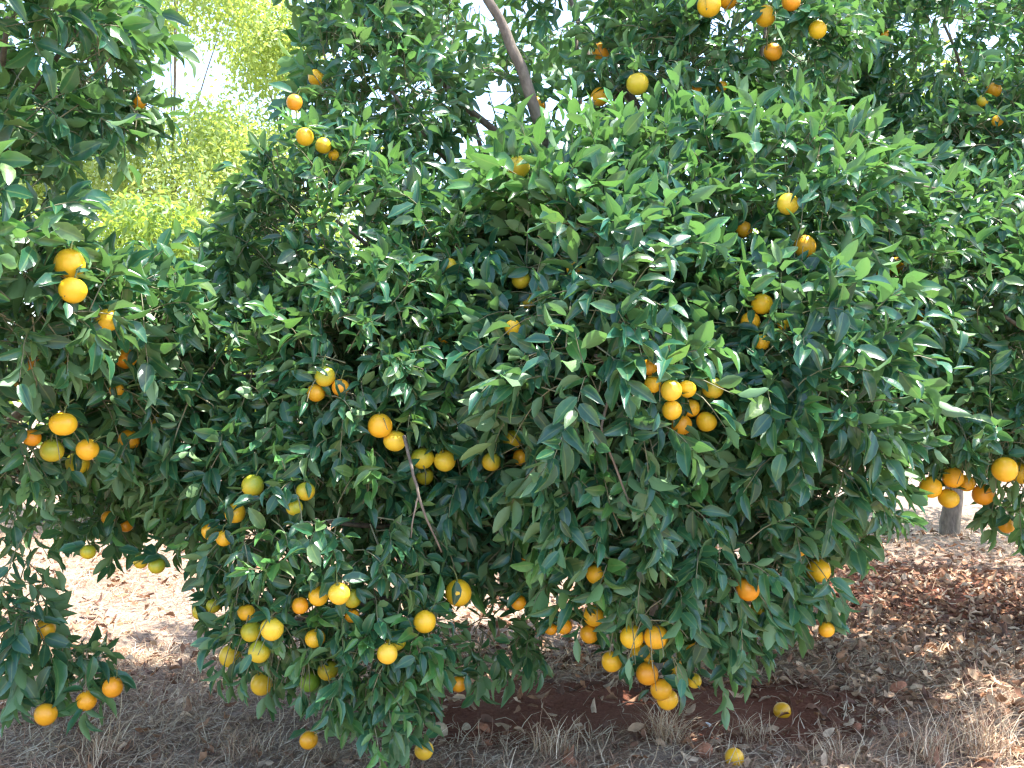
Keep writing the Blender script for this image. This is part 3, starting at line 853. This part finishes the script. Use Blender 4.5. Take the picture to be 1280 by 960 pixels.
def leaf_mesh(shape, tint):
    if (shape, tint) not in LEAF_MESH:
        bv, buv, bq, bt = LEAF[shape]
        LEAF_MESH[(shape, tint)] = mesh_np("leaf", bv, bq, bt, M_LEAF, np.repeat(TINTS[tint][None], len(bv), 0), buv)
    return LEAF_MESH[(shape, tint)]


def pick_large(L, R, count=300):
    """the leaves that show largest: in front of their neighbours and broad towards the alley"""
    mid = L["pos"] + L["ax"] * L["size"][:, None] * 0.5
    d = mid[:, 1]
    px = mid[:, 0] / d * FPX + 640
    py = 480 - (mid[:, 2] - CAM_Z) / d * FPX
    inside = (px > 5) & (px < 1275) & (py > 5) & (py < 955)
    cell = (np.floor(px / 14).astype(int) * 1000 + np.floor(py / 14).astype(int))
    order = np.argsort(d)
    seen, front = set(), np.zeros(len(d), bool)
    cl = cell.tolist()
    for i in order:
        if inside[i] and cl[i] not in seen:
            seen.add(cl[i]); front[i] = True
    v = nrm(np.array([0, 0, CAM_Z]) - mid)
    area = np.abs(np.sum(R[:, :, 2] * v, 1)) * (L["size"] / d) ** 2
    area[~front] = 0
    return np.argsort(-area)[:count]


def fork_tree(name, label, lobes, base, group, tree_key, extra_limbs=(), clear_limbs=(), per_m2=118.0, leaves=300):
    root = empty(name, base)
    tag(root, label, "tree", group)
    base = np.asarray(base, float)
    fork = base + np.array([0.03, -0.05, 0.62])
    limb_object(root, "trunk", [base + [0, 0, -0.1], base + [0.02, 0, 0.25], fork, fork + [0.0, 0.02, 0.35]], 0.105, 0.070, 10)
    for l in lobes:
        if l.r.mean() < 0.15:
            continue
        st = fork + np.array([0, 0, RNG.uniform(-0.15, 0.3)])
        end = l.c + np.array([0, 0, 0.2 * l.r[2]])
        m1 = st + (end - st) * 0.35 + np.array([0, 0, 0.25 * abs(end[2] - st[2]) * 0.5 + 0.14]) + RNG.normal(size=3) * 0.07
        m2 = st + (end - st) * 0.72 + np.array([0, 0, 0.12]) + RNG.normal(size=3) * 0.06
        limb_object(root, "limb", [st, m1, m2, end], 0.032, 0.007, 6, 12)
    for ctrl, r0, r1 in extra_limbs:
        limb_object(root, "limb", ctrl, r0, r1, 8, 16)
    L, shoots = grow(lobes, per_m2)
    L = clear_for_fruit(L, fruits, clear_limbs)
    L = fruit_leaves(L, [f for f in fruits if f["tree"] == tree_key])
    R = frame_from(L["ax"], L["nr"])
    which = RNG.integers(0, len(LEAF), len(L["pos"]))
    big = pick_large(L, R, leaves)
    rest = np.ones(len(which), bool); rest[big] = False
    fo = link("foliage", instance_mesh("foliage", LEAF, M_LEAF, L["pos"][rest] - base, R[rest], L["size"][rest], L["tint"][rest], which[rest]), root)
    fo["kind"] = "stuff"
    tw = link("twigs", twig_mesh("twigs", [s - base for s in shoots]), root)
    tw["kind"] = "stuff"
    from mathutils import Matrix
    for i in big:
        t = int(np.argmin(np.sum((TINTS - L["tint"][i]) ** 2, 1)))
        o = bpy.data.objects.new("leaf", leaf_mesh(int(which[i]), t))
        COL.objects.link(o)
        o.parent = root
        m = Matrix(R[i].tolist()).to_4x4()
        o.matrix_local = Matrix.Translation((L["pos"][i] - base).tolist()) @ m @ Matrix.Scale(float(L["size"][i]), 4)
    return root, len(which)


bare_limb = [(0.22, 4.6, 0.9), W(700, 260, 4.25), W(672, 145, 4.05), W(640, 60, 4.0), W(612, 0, 3.98), W(580, -90, 4.0)]
fork_a = [(0.2, 4.7, 0.9), W(790, 330, 4.6), W(778, 190, 4.55), W(772, 110, 4.55), W(760, 0, 4.5)]
fork_b = [W(785, 260, 4.58), W(812, 190, 4.5), W(795, 135, 4.5), W(770, 90, 4.5), W(755, 20, 4.6)]
vis_path = smooth_path(bare_limb, 40)
vis_path = [p for p in vis_path if 0.0 < p[2] and 480 - (p[2] - CAM_Z) / p[1] * FPX < 140]
fk = [p for p in smooth_path(fork_a, 40) if 118 < 480 - (p[2] - CAM_Z) / p[1] * FPX < 185]
fk += [p for p in smooth_path(fork_b, 40) if 125 < 480 - (p[2] - CAM_Z) / p[1] * FPX < 185]
near_group = "orange trees of the near row"
main_root, n1 = fork_tree("orange_tree", "wide orange tree full of fruit, its skirts hanging over bare red soil", MAIN, (0.72, 4.95, 0.0),
                          near_group, "M", [(bare_limb, 0.030, 0.017), (fork_a, 0.04, 0.022), (fork_b, 0.03, 0.016)], [(vis_path, 0.018), (fk, 0.035)])
left_root, n2 = fork_tree("orange_tree", "orange tree with pale sunlit leaves and a low branch drooping to the straw", LEFT, (-2.75, 4.25, 0.0), near_group, "L")
right_root, n3 = fork_tree("orange_tree", "fine-leaved orange tree with low-hung fruit above the brown leaf litter", RIGHT, (3.25, 5.6, 0.0), near_group, "R")


# bare hanging twigs that show in front of the leaves
def hanging_twig(parent, ctrl, r0, r1):
    limb_object(parent, "twig", ctrl, r0, r1, 6, 12, M_BARK)

hanging_twig(main_root, [W(505, 545, 3.25), W(516, 590, 3.17), W(530, 640, 3.15), W(552, 690, 3.2)], 0.006, 0.003)
hanging_twig(main_root, [W(524, 615, 3.17), W(516, 650, 3.16), W(514, 672, 3.17)], 0.0032, 0.002)
hanging_twig(main_root, [W(760, 500, 3.05), W(752, 540, 3.03), W(768, 580, 3.05), W(790, 640, 3.12)], 0.005, 0.003)
hanging_twig(main_root, [W(275, 425, 3.75), W(268, 455, 3.62), W(252, 478, 3.6)], 0.006, 0.003)
hanging_twig(right_root, [W(1160, 335, 4.1), W(1175, 360, 3.98), W(1215, 385, 3.95), W(1240, 415, 3.95)], 0.009, 0.005)
hanging_twig(main_root, [W(1050, 235, 3.75), W(1100, 228, 3.7), W(1150, 232, 3.72), W(1190, 240, 3.8)], 0.006, 0.003)


# ------------------------------------------------------------------ oranges
def fruit_mesh(seed):
    r = np.random.default_rng(seed)
    nu, nv = 22, 14
    ob = r.uniform(0.93, 1.02)
    V = []
    a = r.normal(size=(3, 2)) * 0.018
    for j in range(1, nv):
        th = math.pi * j / nv
        for i in range(nu):
            ph = 2 * math.pi * i / nu
            rad = 1 + a[0, 0] * math.cos(2 * ph + a[0, 1] * 50) * math.sin(th) + a[1, 0] * math.cos(3 * th) + a[2, 0] * math.sin(ph)
            z = math.cos(th) * ob * rad
            if th < 0.5:
                z -= 0.07 * (1 - th / 0.5) ** 1.5
            V.append((math.sin(th) * math.cos(ph) * rad, math.sin(th) * math.sin(ph) * rad, z))
    top, bot = len(V), len(V) + 1
    V += [(0, 0, ob - 0.075), (0, 0, -ob * 0.985)]
    Q, T = [], []
    for j in range(nv - 2):
        for i in range(nu):
            i2 = (i + 1) % nu
            Q.append((j * nu + i, (j + 1) * nu + i, (j + 1) * nu + i2, j * nu + i2))
    for i in range(nu):
        i2 = (i + 1) % nu
        T += [(top, i, i2), (bot, (nv - 2) * nu + i2, (nv - 2) * nu + i)]
    return np.array(V), Q, T


def calyx_mesh():
    V, Q = [], []
    star = 10
    V.append((0, 0, 0.95))
    for k in range(star):
        rr = 0.20 if k % 2 == 0 else 0.11
        a = 2 * math.pi * k / star
        V.append((rr * math.cos(a), rr * math.sin(a), 0.935 - (0.0 if k % 2 else 0.012)))
    T = [(0, 1 + k, 1 + (k + 1) % star) for k in range(star)]
    n0 = len(V)
    tv, tq = tube(smooth_path([(0, 0, 0.92), (0.02, 0.05, 1.3), (0.1, 0.22, 1.75), (0.15, 0.6, 2.1)], 7), np.linspace(0.075, 0.05, 7), 6)
    return np.array(V + tv.tolist()), [tuple(n0 + i for i in q) for q in tq], T


R0 = 0.036
FM = []
for s in range(5):
    v, q, t = fruit_mesh(s + 3)
    FM.append(mesh_np("orange_fruit", v * R0, q, t, M_FRUIT))
v, q, t = calyx_mesh()
CALYX = mesh_np("calyx", v * R0, q, t, M_CALYX)


def make_orange(p, r, c, label, group, lying=False):
    o = link("orange", FM[random.randrange(5)])
    o.location = p
    s = r / R0
    o.scale = (s, s, s * random.uniform(0.96, 1.03))
    tilt = 0.32 if not lying else 1.5
    o.rotation_euler = (random.gauss(0, tilt), random.gauss(0, tilt), random.uniform(0, 6.28) if lying else random.gauss(0, 0.7))
    j = lambda v: min(0.85, v * random.uniform(0.92, 1.08))
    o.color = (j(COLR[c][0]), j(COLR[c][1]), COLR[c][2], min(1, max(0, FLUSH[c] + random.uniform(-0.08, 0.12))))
    tag(o, label, "orange", group)
    if lying:
        o.color[3] = 0.0
    else:
        k = link("calyx", CALYX, o)
    return o


for f in fruits:
    make_orange(f["p"], f["r"], f["c"], f["label"], f["group"])


def G(px, py, lift=0.0):
    """ground point seen at a pixel"""
    d = CAM_Z * FPX / (py - 480)
    x = (px - 640) / FPX * d
    z = float(ground_z(np.array(x), np.array(d)))
    d = (CAM_Z - z) * FPX / (py - 480)
    x = (px - 640) / FPX * d
    return np.array([x, d, z + lift])


for px, py, rr, c, lab in ((978, 897, 0.037, 'd', "fallen orange on bare ground beside green leaves touching the soil"),
                           (918, 957, 0.036, 'o', "fallen orange sunk in the straw below the reddish clod"),
                           (38, 984, 0.036, 'y', "fallen yellow orange in the straw under the drooping low branch")):
    p = G(px, py, rr * 0.8)
    make_orange(p, rr, c, lab, None, True)


# ------------------------------------------------------------------ leaf litter, dry grass
def litter(n, xr, yr, weight, size=(0.040, 0.082)):
    x = RNG.uniform(*xr, n * 4); y = RNG.uniform(*yr, n * 4)
    k = RNG.random(n * 4) < weight(x, y)
    x, y = x[k][:n], y[k][:n]
    m = len(x)
    z = ground_z(x, y) + RNG.uniform(0.008, 0.035, m)
    th = RNG.uniform(0, 6.28, m)
    ax = nrm(np.stack([np.cos(th), np.sin(th), RNG.normal(size=m) * 0.35], 1))
    nr_ = nrm(np.stack([RNG.normal(size=m) * 0.45, RNG.normal(size=m) * 0.45, np.where(RNG.random(m) < 0.5, 1.0, -1.0)], 1))
    pal = np.array([(0.34, 0.20, 0.125), (0.48, 0.33, 0.215), (0.23, 0.12, 0.075), (0.58, 0.44, 0.31), (0.38, 0.20, 0.11), (0.16, 0.09, 0.065)])
    pi = RNG.integers(0, len(pal), m)
    return dict(pos=np.stack([x, y, z], 1), ax=ax, nr=nr_, size=RNG.uniform(*size, m), tint=pal[pi] * RNG.uniform(0.75, 1.2, (m, 1)), pal=pi), pal


def litter_weight(x, y):
    under = np.exp(-((x - 2.6) / 1.7) ** 2 - ((y - 5.8) / 1.9) ** 2) + 0.6 * np.exp(-((x - 0.3) / 1.2) ** 2 - ((y - 5.3) / 0.6) ** 2) + 0.10 \
        + 0.4 * np.exp(-((x + 3) / 1.0) ** 2 - ((y - 4.5) / 1.2) ** 2)
    bare = np.exp(-(((x - 0.75) / 0.7) ** 2 + ((y - 4.3) / 0.33) ** 2))
    return np.clip(under * (1 - 0.85 * bare), 0, 1)


LT, PAL = litter(12000, (-4.5, 5.5), (3.0, 9.5), litter_weight)
LR = frame_from(LT["ax"], LT["nr"])
lw = RNG.integers(0, len(DRYLEAF), len(LT["pos"]))
d = LT["pos"][:, 1]
lpx = LT["pos"][:, 0] / d * FPX + 640
lpy = 480 + (CAM_Z - LT["pos"][:, 2]) / d * FPX
vis = (lpx > 640) & (lpx < 1275) & (lpy < 950) & ((lpx > 920) | (lpy > 860)) | (lpx < 560) & (lpx > 5) & (lpy > 800) & (lpy < 950)
sc_ = np.where(vis, (LT["size"] / d) ** 2, 0)
bigl = np.argsort(-sc_)[:300]
restl = np.ones(len(d), bool); restl[bigl] = False
lo = link("leaf_litter", instance_mesh("leaf_litter", DRYLEAF, M_DRY, LT["pos"][restl], LR[restl], LT["size"][restl], LT["tint"][restl], lw[restl]))
tag(lo, "curled brown and tan dead leaves strewn under the orange trees", "litter", None, "stuff")
DM = {}
from mathutils import Matrix
for i in bigl:
    key = (int(lw[i]), int(LT["pal"][i]))
    if key not in DM:
        bv, buv, bq, bt = DRYLEAF[key[0]]
        DM[key] = mesh_np("dry_leaf", bv, bq, bt, M_DRY, np.repeat(PAL[key[1]][None], len(bv), 0), buv)
    o = link("dry_leaf", DM[key], ground)
    o.matrix_local = Matrix.Translation(LT["pos"][i].tolist()) @ Matrix(LR[i].tolist()).to_4x4() @ Matrix.Scale(float(LT["size"][i]), 4)


def blades(x, y, length, width, lean, tint, upright):
    """thin bent strips; returns V, Q, C"""
    n = len(x)
    z = ground_z(x, y) - 0.004
    th = RNG.uniform(0, 6.28, n)
    dirx, diry = np.cos(th), np.sin(th)
    sx, sy = -diry, dirx
    V = np.zeros((n, 8, 3))
    elev = upright
    px_, py_, pz_ = x.copy(), y.copy(), z + RNG.uniform(0.0, 0.02, n)
    for k in range(4):
        w = width * (1 - 0.28 * k)
        V[:, 2 * k] = np.stack([px_ - sx * w, py_ - sy * w, pz_], 1)
        V[:, 2 * k + 1] = np.stack([px_ + sx * w, py_ + sy * w, pz_ + w * 0.6], 1)
        seg = length / 3
        px_ = px_ + dirx * seg * np.cos(elev); py_ = py_ + diry * seg * np.cos(elev)
        pz_ = np.maximum(pz_ + seg * np.sin(elev), z + 0.006)
        elev = elev - lean
        th2 = RNG.normal(size=n) * 0.35
        dirx, diry = dirx * np.cos(th2) - diry * np.sin(th2), dirx * np.sin(th2) + diry * np.cos(th2)
    o = np.arange(n)[:, None, None] * 8
    b = np.array([(0, 1, 3, 2), (2, 3, 5, 4), (4, 5, 7, 6)])[None]
    return V.reshape(-1, 3), (b + o).reshape(-1, 4), np.repeat(tint, 8, 0)


def straw_tint(n):
    pal = np.array([(0.48, 0.35, 0.23), (0.60, 0.48, 0.34), (0.32, 0.20, 0.135), (0.40, 0.26, 0.18), (0.68, 0.57, 0.43)])
    return pal[RNG.integers(0, len(pal), n)] * RNG.uniform(0.8, 1.15, (n, 1))


parts = []
for n, xr, yr, wl, up in ((60000, (-2.6, 2.8), (3.2, 5.2), (0.05, 0.16), 0.35), (38000, (-5.5, -0.3), (5.0, 10.5), (0.08, 0.2), 0.3), (22000, (-0.4, 6.0), (5.0, 10.5), (0.07, 0.18), 0.3)):
    x = RNG.uniform(*xr, n); y = RNG.uniform(*yr, n)
    clump = 0.5 + 0.5 * np.sin(x * 7.3 + 2 * np.sin(y * 5.1)) * np.sin(y * 8.7 + 1.7 * np.sin(x * 4.4))
    k = RNG.random(n) < np.clip(straw_cover(x, y) * 1.5, 0.03, 1) * (0.45 + 0.55 * clump)
    x, y = x[k], y[k]
    m = len(x)
    parts.append(blades(x, y, RNG.uniform(*wl, m), RNG.uniform(0.0013, 0.0032, m), RNG.normal(0.25, 0.25, m), straw_tint(m), np.abs(RNG.normal(0.1, up, m))))
offs, VV, QQ, CC = 0, [], [], []
for V_, Q_, C_ in parts:
    VV.append(V_); QQ.append(Q_ + offs); CC.append(C_); offs += len(V_)
go = link("dry_grass", mesh_np("dry_grass", np.concatenate(VV), np.concatenate(QQ), [], M_STRAW, np.concatenate(CC)))
tag(go, "matted dry straw-coloured grass lying over the orchard floor", "grass", None, "stuff")


def tuft(px, py, n, h, spread, label):
    p = G(px, py)
    x = p[0] + RNG.normal(size=n) * spread * 0.35
    y = p[1] + RNG.normal(size=n) * spread * 0.35
    V_, Q_, C_ = blades(x, y, RNG.uniform(0.6, 1.2, n) * h, RNG.uniform(0.0012, 0.0028, n), RNG.uniform(0.15, 0.55, n), straw_tint(n) * 1.12, RNG.uniform(0.6, 1.45, n))
    o = link("dry_grass_tuft", mesh_np("dry_grass_tuft", V_ - p, Q_, [], M_STRAW, C_))
    o.location = p
    tag(o, label, "grass tuft", "dry grass tufts in the alley")


tuft(835, 928, 130, 0.20, 0.10, "bushy dry grass tuft standing in front of the bare red soil")
tuft(690, 945, 90, 0.16, 0.10, "low dry grass tuft between bushy tuft and tan stones")
tuft(940, 925, 70, 0.14, 0.10, "sparse dry grass tuft beside the fallen orange")
tuft(1225, 945, 150, 0.26, 0.16, "tall wispy dry grass tuft growing in front of the leaf litter")
tuft(1165, 955, 90, 0.22, 0.12, "thin dry grass tuft beside the tall wispy one")
tuft(1050, 952, 80, 0.14, 0.14, "flattened dry grass tuft between leaf litter and fallen oranges")
tuft(300, 945, 120, 0.12, 0.16, "flattened dry grass tuft in the shade near the orange close to the ground")
tuft(120, 950, 90, 0.16, 0.14, "dry grass tuft in the shade beneath the drooping low branch")


# ------------------------------------------------------------------ stones, clods, scraps
def rock(name, px, py, r, mat, label, cat, flat=0.7, seed=0, group=None):
    rg = np.random.default_rng(seed)
    nu, nv = 12, 8
    ks = rg.normal(size=(6, 3)) * 2.2
    ph0 = rg.random(6) * 6.28
    V = []
    for j in range(nv + 1):
        th = math.pi * j / nv
        for i in range(nu):
            ph = 2 * math.pi * i / nu
            dv = np.array([math.sin(th) * math.cos(ph), math.sin(th) * math.sin(ph), math.cos(th)])
            rad = 1 + 0.09 * sum(math.sin(k @ dv + p0) for k, p0 in zip(ks, ph0))
            V.append(dv * rad * np.array([1, 0.85, flat]) * r)
    Q = [(j * nu + i, (j + 1) * nu + i, (j + 1) * nu + (i + 1) % nu, j * nu + (i + 1) % nu) for j in range(nv) for i in range(nu)]
    p = G(px, py, r * flat * 0.55)
    o = link(name, mesh_np(name, V, Q, [], mat, smooth=False))
    o.location = p
    o.rotation_euler = (0, 0, rg.random() * 6.28)
    tag(o, label, cat, group)


rock("stone", 548, 918, 0.034, M_STONE, "pale tan stone beside the lowest hanging shoot", "stone", 0.9, 1)
rock("stone", 582, 913, 0.020, M_STONE, "small tan stone between the pale stone and the reddish clods", "stone", 0.8, 2)
rock("soil_clod", 604, 915, 0.027, M_CLOD, "pinkish soil clod behind the tan stones", "clod", 0.8, 3)
rock("soil_clod", 610, 932, 0.018, M_CLOD, "small reddish clod in front of the pinkish one", "clod", 0.8, 4)
rock("soil_clod", 877, 942, 0.040, M_CLOD, "large reddish clod in straw beside the bushy tuft", "clod", 0.8, 5)
rock("soil_clod", 1123, 866, 0.040, M_CLOD, "orange-brown clod lying in the leaf litter", "clod", 0.75, 6)
rock("soil_clod", 1072, 912, 0.022, M_CLOD, "small orange-brown clod in straw below the leaf litter", "clod", 0.8, 7)
rock("soil_clod", 712, 955, 0.030, M_CLOD, "pink-brown clod half buried in straw before the bushy tuft", "clod", 0.6, 8)
rock("paper_scrap", 1250, 858, 0.022, M_PAPER, "crumpled white scrap in the leaf litter behind the tall wispy tuft", "scrap", 0.45, 9)
rock("paper_scrap", 883, 908, 0.019, M_PAPER, "crumpled white scrap beside the green leaves touching the soil", "scrap", 0.55, 10)


# small upright green sucker in the litter
def sprout(px, py, label, n, h):
    p = G(px, py)
    root = empty("sprout", p)
    tag(root, label, "plant")
    V, Q = tube(smooth_path([(0, 0, -0.01), (0.005, 0, h * 0.5), (-0.004, 0.01, h)], 6), np.linspace(0.004, 0.002, 6), 6)
    link("stem", mesh_np("stem", V, Q, [], M_TWIG), root)
    for i in range(n):
        a = i * 2.4
        z = h * (0.15 + 0.8 * i / n)
        ax = nrm(np.array([math.cos(a) * 0.45, math.sin(a) * 0.45, 0.85]))
        R_ = frame_from(ax[None], nrm(np.array([[-math.cos(a), -math.sin(a) - 0.4, 0.5]])))[0]
        o = link("leaf", leaf_mesh(i % len(LEAF), 3 if i % 2 else 0), root)
        o.matrix_local = Matrix.Translation((0, 0, z)) @ Matrix(R_.tolist()).to_4x4() @ Matrix.Scale(0.085, 4)


sprout(960, 838, "small upright green sprout growing out of the leaf litter", 7, 0.10)


# ------------------------------------------------------------------ trees behind
def far_crown(lobes, n, size, tint, mat, name, spread=0.13):
    pos, ax, nr_, tn = [], [], [], []
    tot = sum(np.prod(l.r) ** (2 / 3) * l.dens for l in lobes)
    for l in lobes:
        m = int(n * np.prod(l.r) ** (2 / 3) * l.dens / tot)
        dd = nrm(RNG.normal(size=(m, 3)))
        # small clumps of leaves, spread through the outer half of the lobe
        cn = max(4, m // 14)
        cd = nrm(RNG.normal(size=(cn, 3))) * RNG.uniform(0.55, 1.05, (cn, 1))
        pick = RNG.integers(0, cn, m)
        P = l.c + (cd[pick] + RNG.normal(size=(m, 3)) * spread) * l.r
        out = nrm(cd[pick])
        pos.append(P)
        ax.append(nrm(out * 0.5 + RNG.normal(size=(m, 3)) * 0.7 + np.array([0, 0, -0.35])))
        nr_.append(out * 0.5 + UP * 0.6 + RNG.normal(size=(m, 3)) * 0.5)
        t = np.asarray(tint)[RNG.integers(0, len(tint), cn)][pick] * RNG.uniform(0.75, 1.3, (m, 1))
        tn.append(t)
    pos = np.concatenate(pos); ax = np.concatenate(ax); nr_ = np.concatenate(nr_); tn = np.concatenate(tn)
    k = pos[:, 2] > 0.1
    pos, ax, nr_, tn = pos[k], ax[k], nr_[k], tn[k]
    return instance_mesh(name, LEAF_LOD, mat, pos, frame_from(ax, nr_), RNG.uniform(0.75, 1.25, len(pos)) * size, tn, RNG.integers(0, 2, len(pos)))


FAR_TINT = [(0.075, 0.16, 0.035), (0.11, 0.20, 0.04), (0.15, 0.22, 0.045), (0.05, 0.12, 0.035)]  # lighter than the near leaves, sunlight painted into the tint
TALL_TINT = [(0.20, 0.28, 0.10), (0.25, 0.31, 0.12), (0.15, 0.23, 0.08)]  # paled further to imitate washed-out backlight


def bush_tree(loc, h, w, label, n=9000, tint=FAR_TINT, size=0.10, trunk_h=0.7, sparse=False, tall=False):
    root = empty("background_tree" if not tall else "tall_tree", loc)
    tag(root, label, "tree", "trees of the rows behind")
    lob = []
    for k in range(9 if not tall else 16):
        a = RNG.random() * 6.28
        u = RNG.random()
        zz = trunk_h + 0.15 * h + (h * 0.78 - trunk_h) * u
        rr = w * (0.5 + 0.25 * math.sin(math.pi * (0.25 + 0.6 * u))) * RNG.uniform(0.45, 0.95)
        r = w * RNG.uniform(0.30, 0.44) if not tall else w * RNG.uniform(0.22, 0.36)
        lob.append(Lobe((rr * math.cos(a), rr * math.sin(a), zz), (r, r, r * 0.85)))
    limb_object(root, "trunk", [np.array(loc) + v for v in ((0, 0, -0.1), (0.05, 0, h * 0.2), (-0.03, 0.04, h * 0.45), (0.06, 0, h * 0.85))], 0.10 if not tall else 0.05, 0.012, 8)
    for l in lob[:7 if not tall else 14]:
        z0 = l.c[2] * 0.55
        limb_object(root, "limb", [np.array(loc) + v for v in ((0, 0, z0), l.c * 0.45 + np.array([0, 0, z0 * 0.6]), l.c)], 0.035 if not tall else 0.016, 0.01 if not tall else 0.005, 6, 8)
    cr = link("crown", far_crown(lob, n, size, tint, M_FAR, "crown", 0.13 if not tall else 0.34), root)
    cr["kind"] = "stuff"
    return root


bush_tree((-3.3, 10.6, 0), 3.5, 1.5, "sunlit yellow-green tree behind the gap beside the drooping branch tree", 15000)
bush_tree((-6.2, 10.2, 0), 3.6, 1.6, "sunlit tree seen through the leaves of the drooping branch tree", 9000)
bush_tree((-0.7, 10.9, 0), 3.4, 1.5, "sunlit tree behind the dark central hollow of the wide tree", 4500)
bush_tree((2.2, 10.8, 0), 3.5, 1.5, "tree behind the wide tree's fruit laden half", 4500)
bush_tree((4.15, 9.3, 0), 3.9, 1.9, "tree with dark trunk standing beyond the litter and low-hung fruit", 11000, trunk_h=0.9)
bush_tree((7.2, 10.4, 0), 3.6, 1.6, "tree beyond the fine-leaved tree with low-hung fruit", 5000)
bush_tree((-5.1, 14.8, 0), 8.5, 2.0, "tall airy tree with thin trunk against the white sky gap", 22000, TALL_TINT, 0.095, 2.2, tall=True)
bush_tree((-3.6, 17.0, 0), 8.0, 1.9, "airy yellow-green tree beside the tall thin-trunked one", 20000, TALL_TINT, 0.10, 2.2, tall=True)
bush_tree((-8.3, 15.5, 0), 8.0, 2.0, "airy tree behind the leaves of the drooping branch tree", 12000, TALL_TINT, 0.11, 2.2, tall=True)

# far rows that read as one mass
lob = [Lobe((x + RNG.normal() * 0.5, 24 + RNG.normal() * 1.2, RNG.uniform(0.9, 2.2)), (1.7, 1.3, 1.4)) for x in np.arange(-26, 27, 1.7)]
fm = link("distant_orchard", far_crown(lob, 12000, 0.30, FAR_TINT, M_FAR, "distant_orchard"))
tag(fm, "hazy mass of distant orchard trees closing the view between trunks", "orchard", None, "stuff")
print("leaves", n1, n2, n3, "tris", sum(len(m.loops) - 2 * len(m.polygons) for m in bpy.data.meshes))
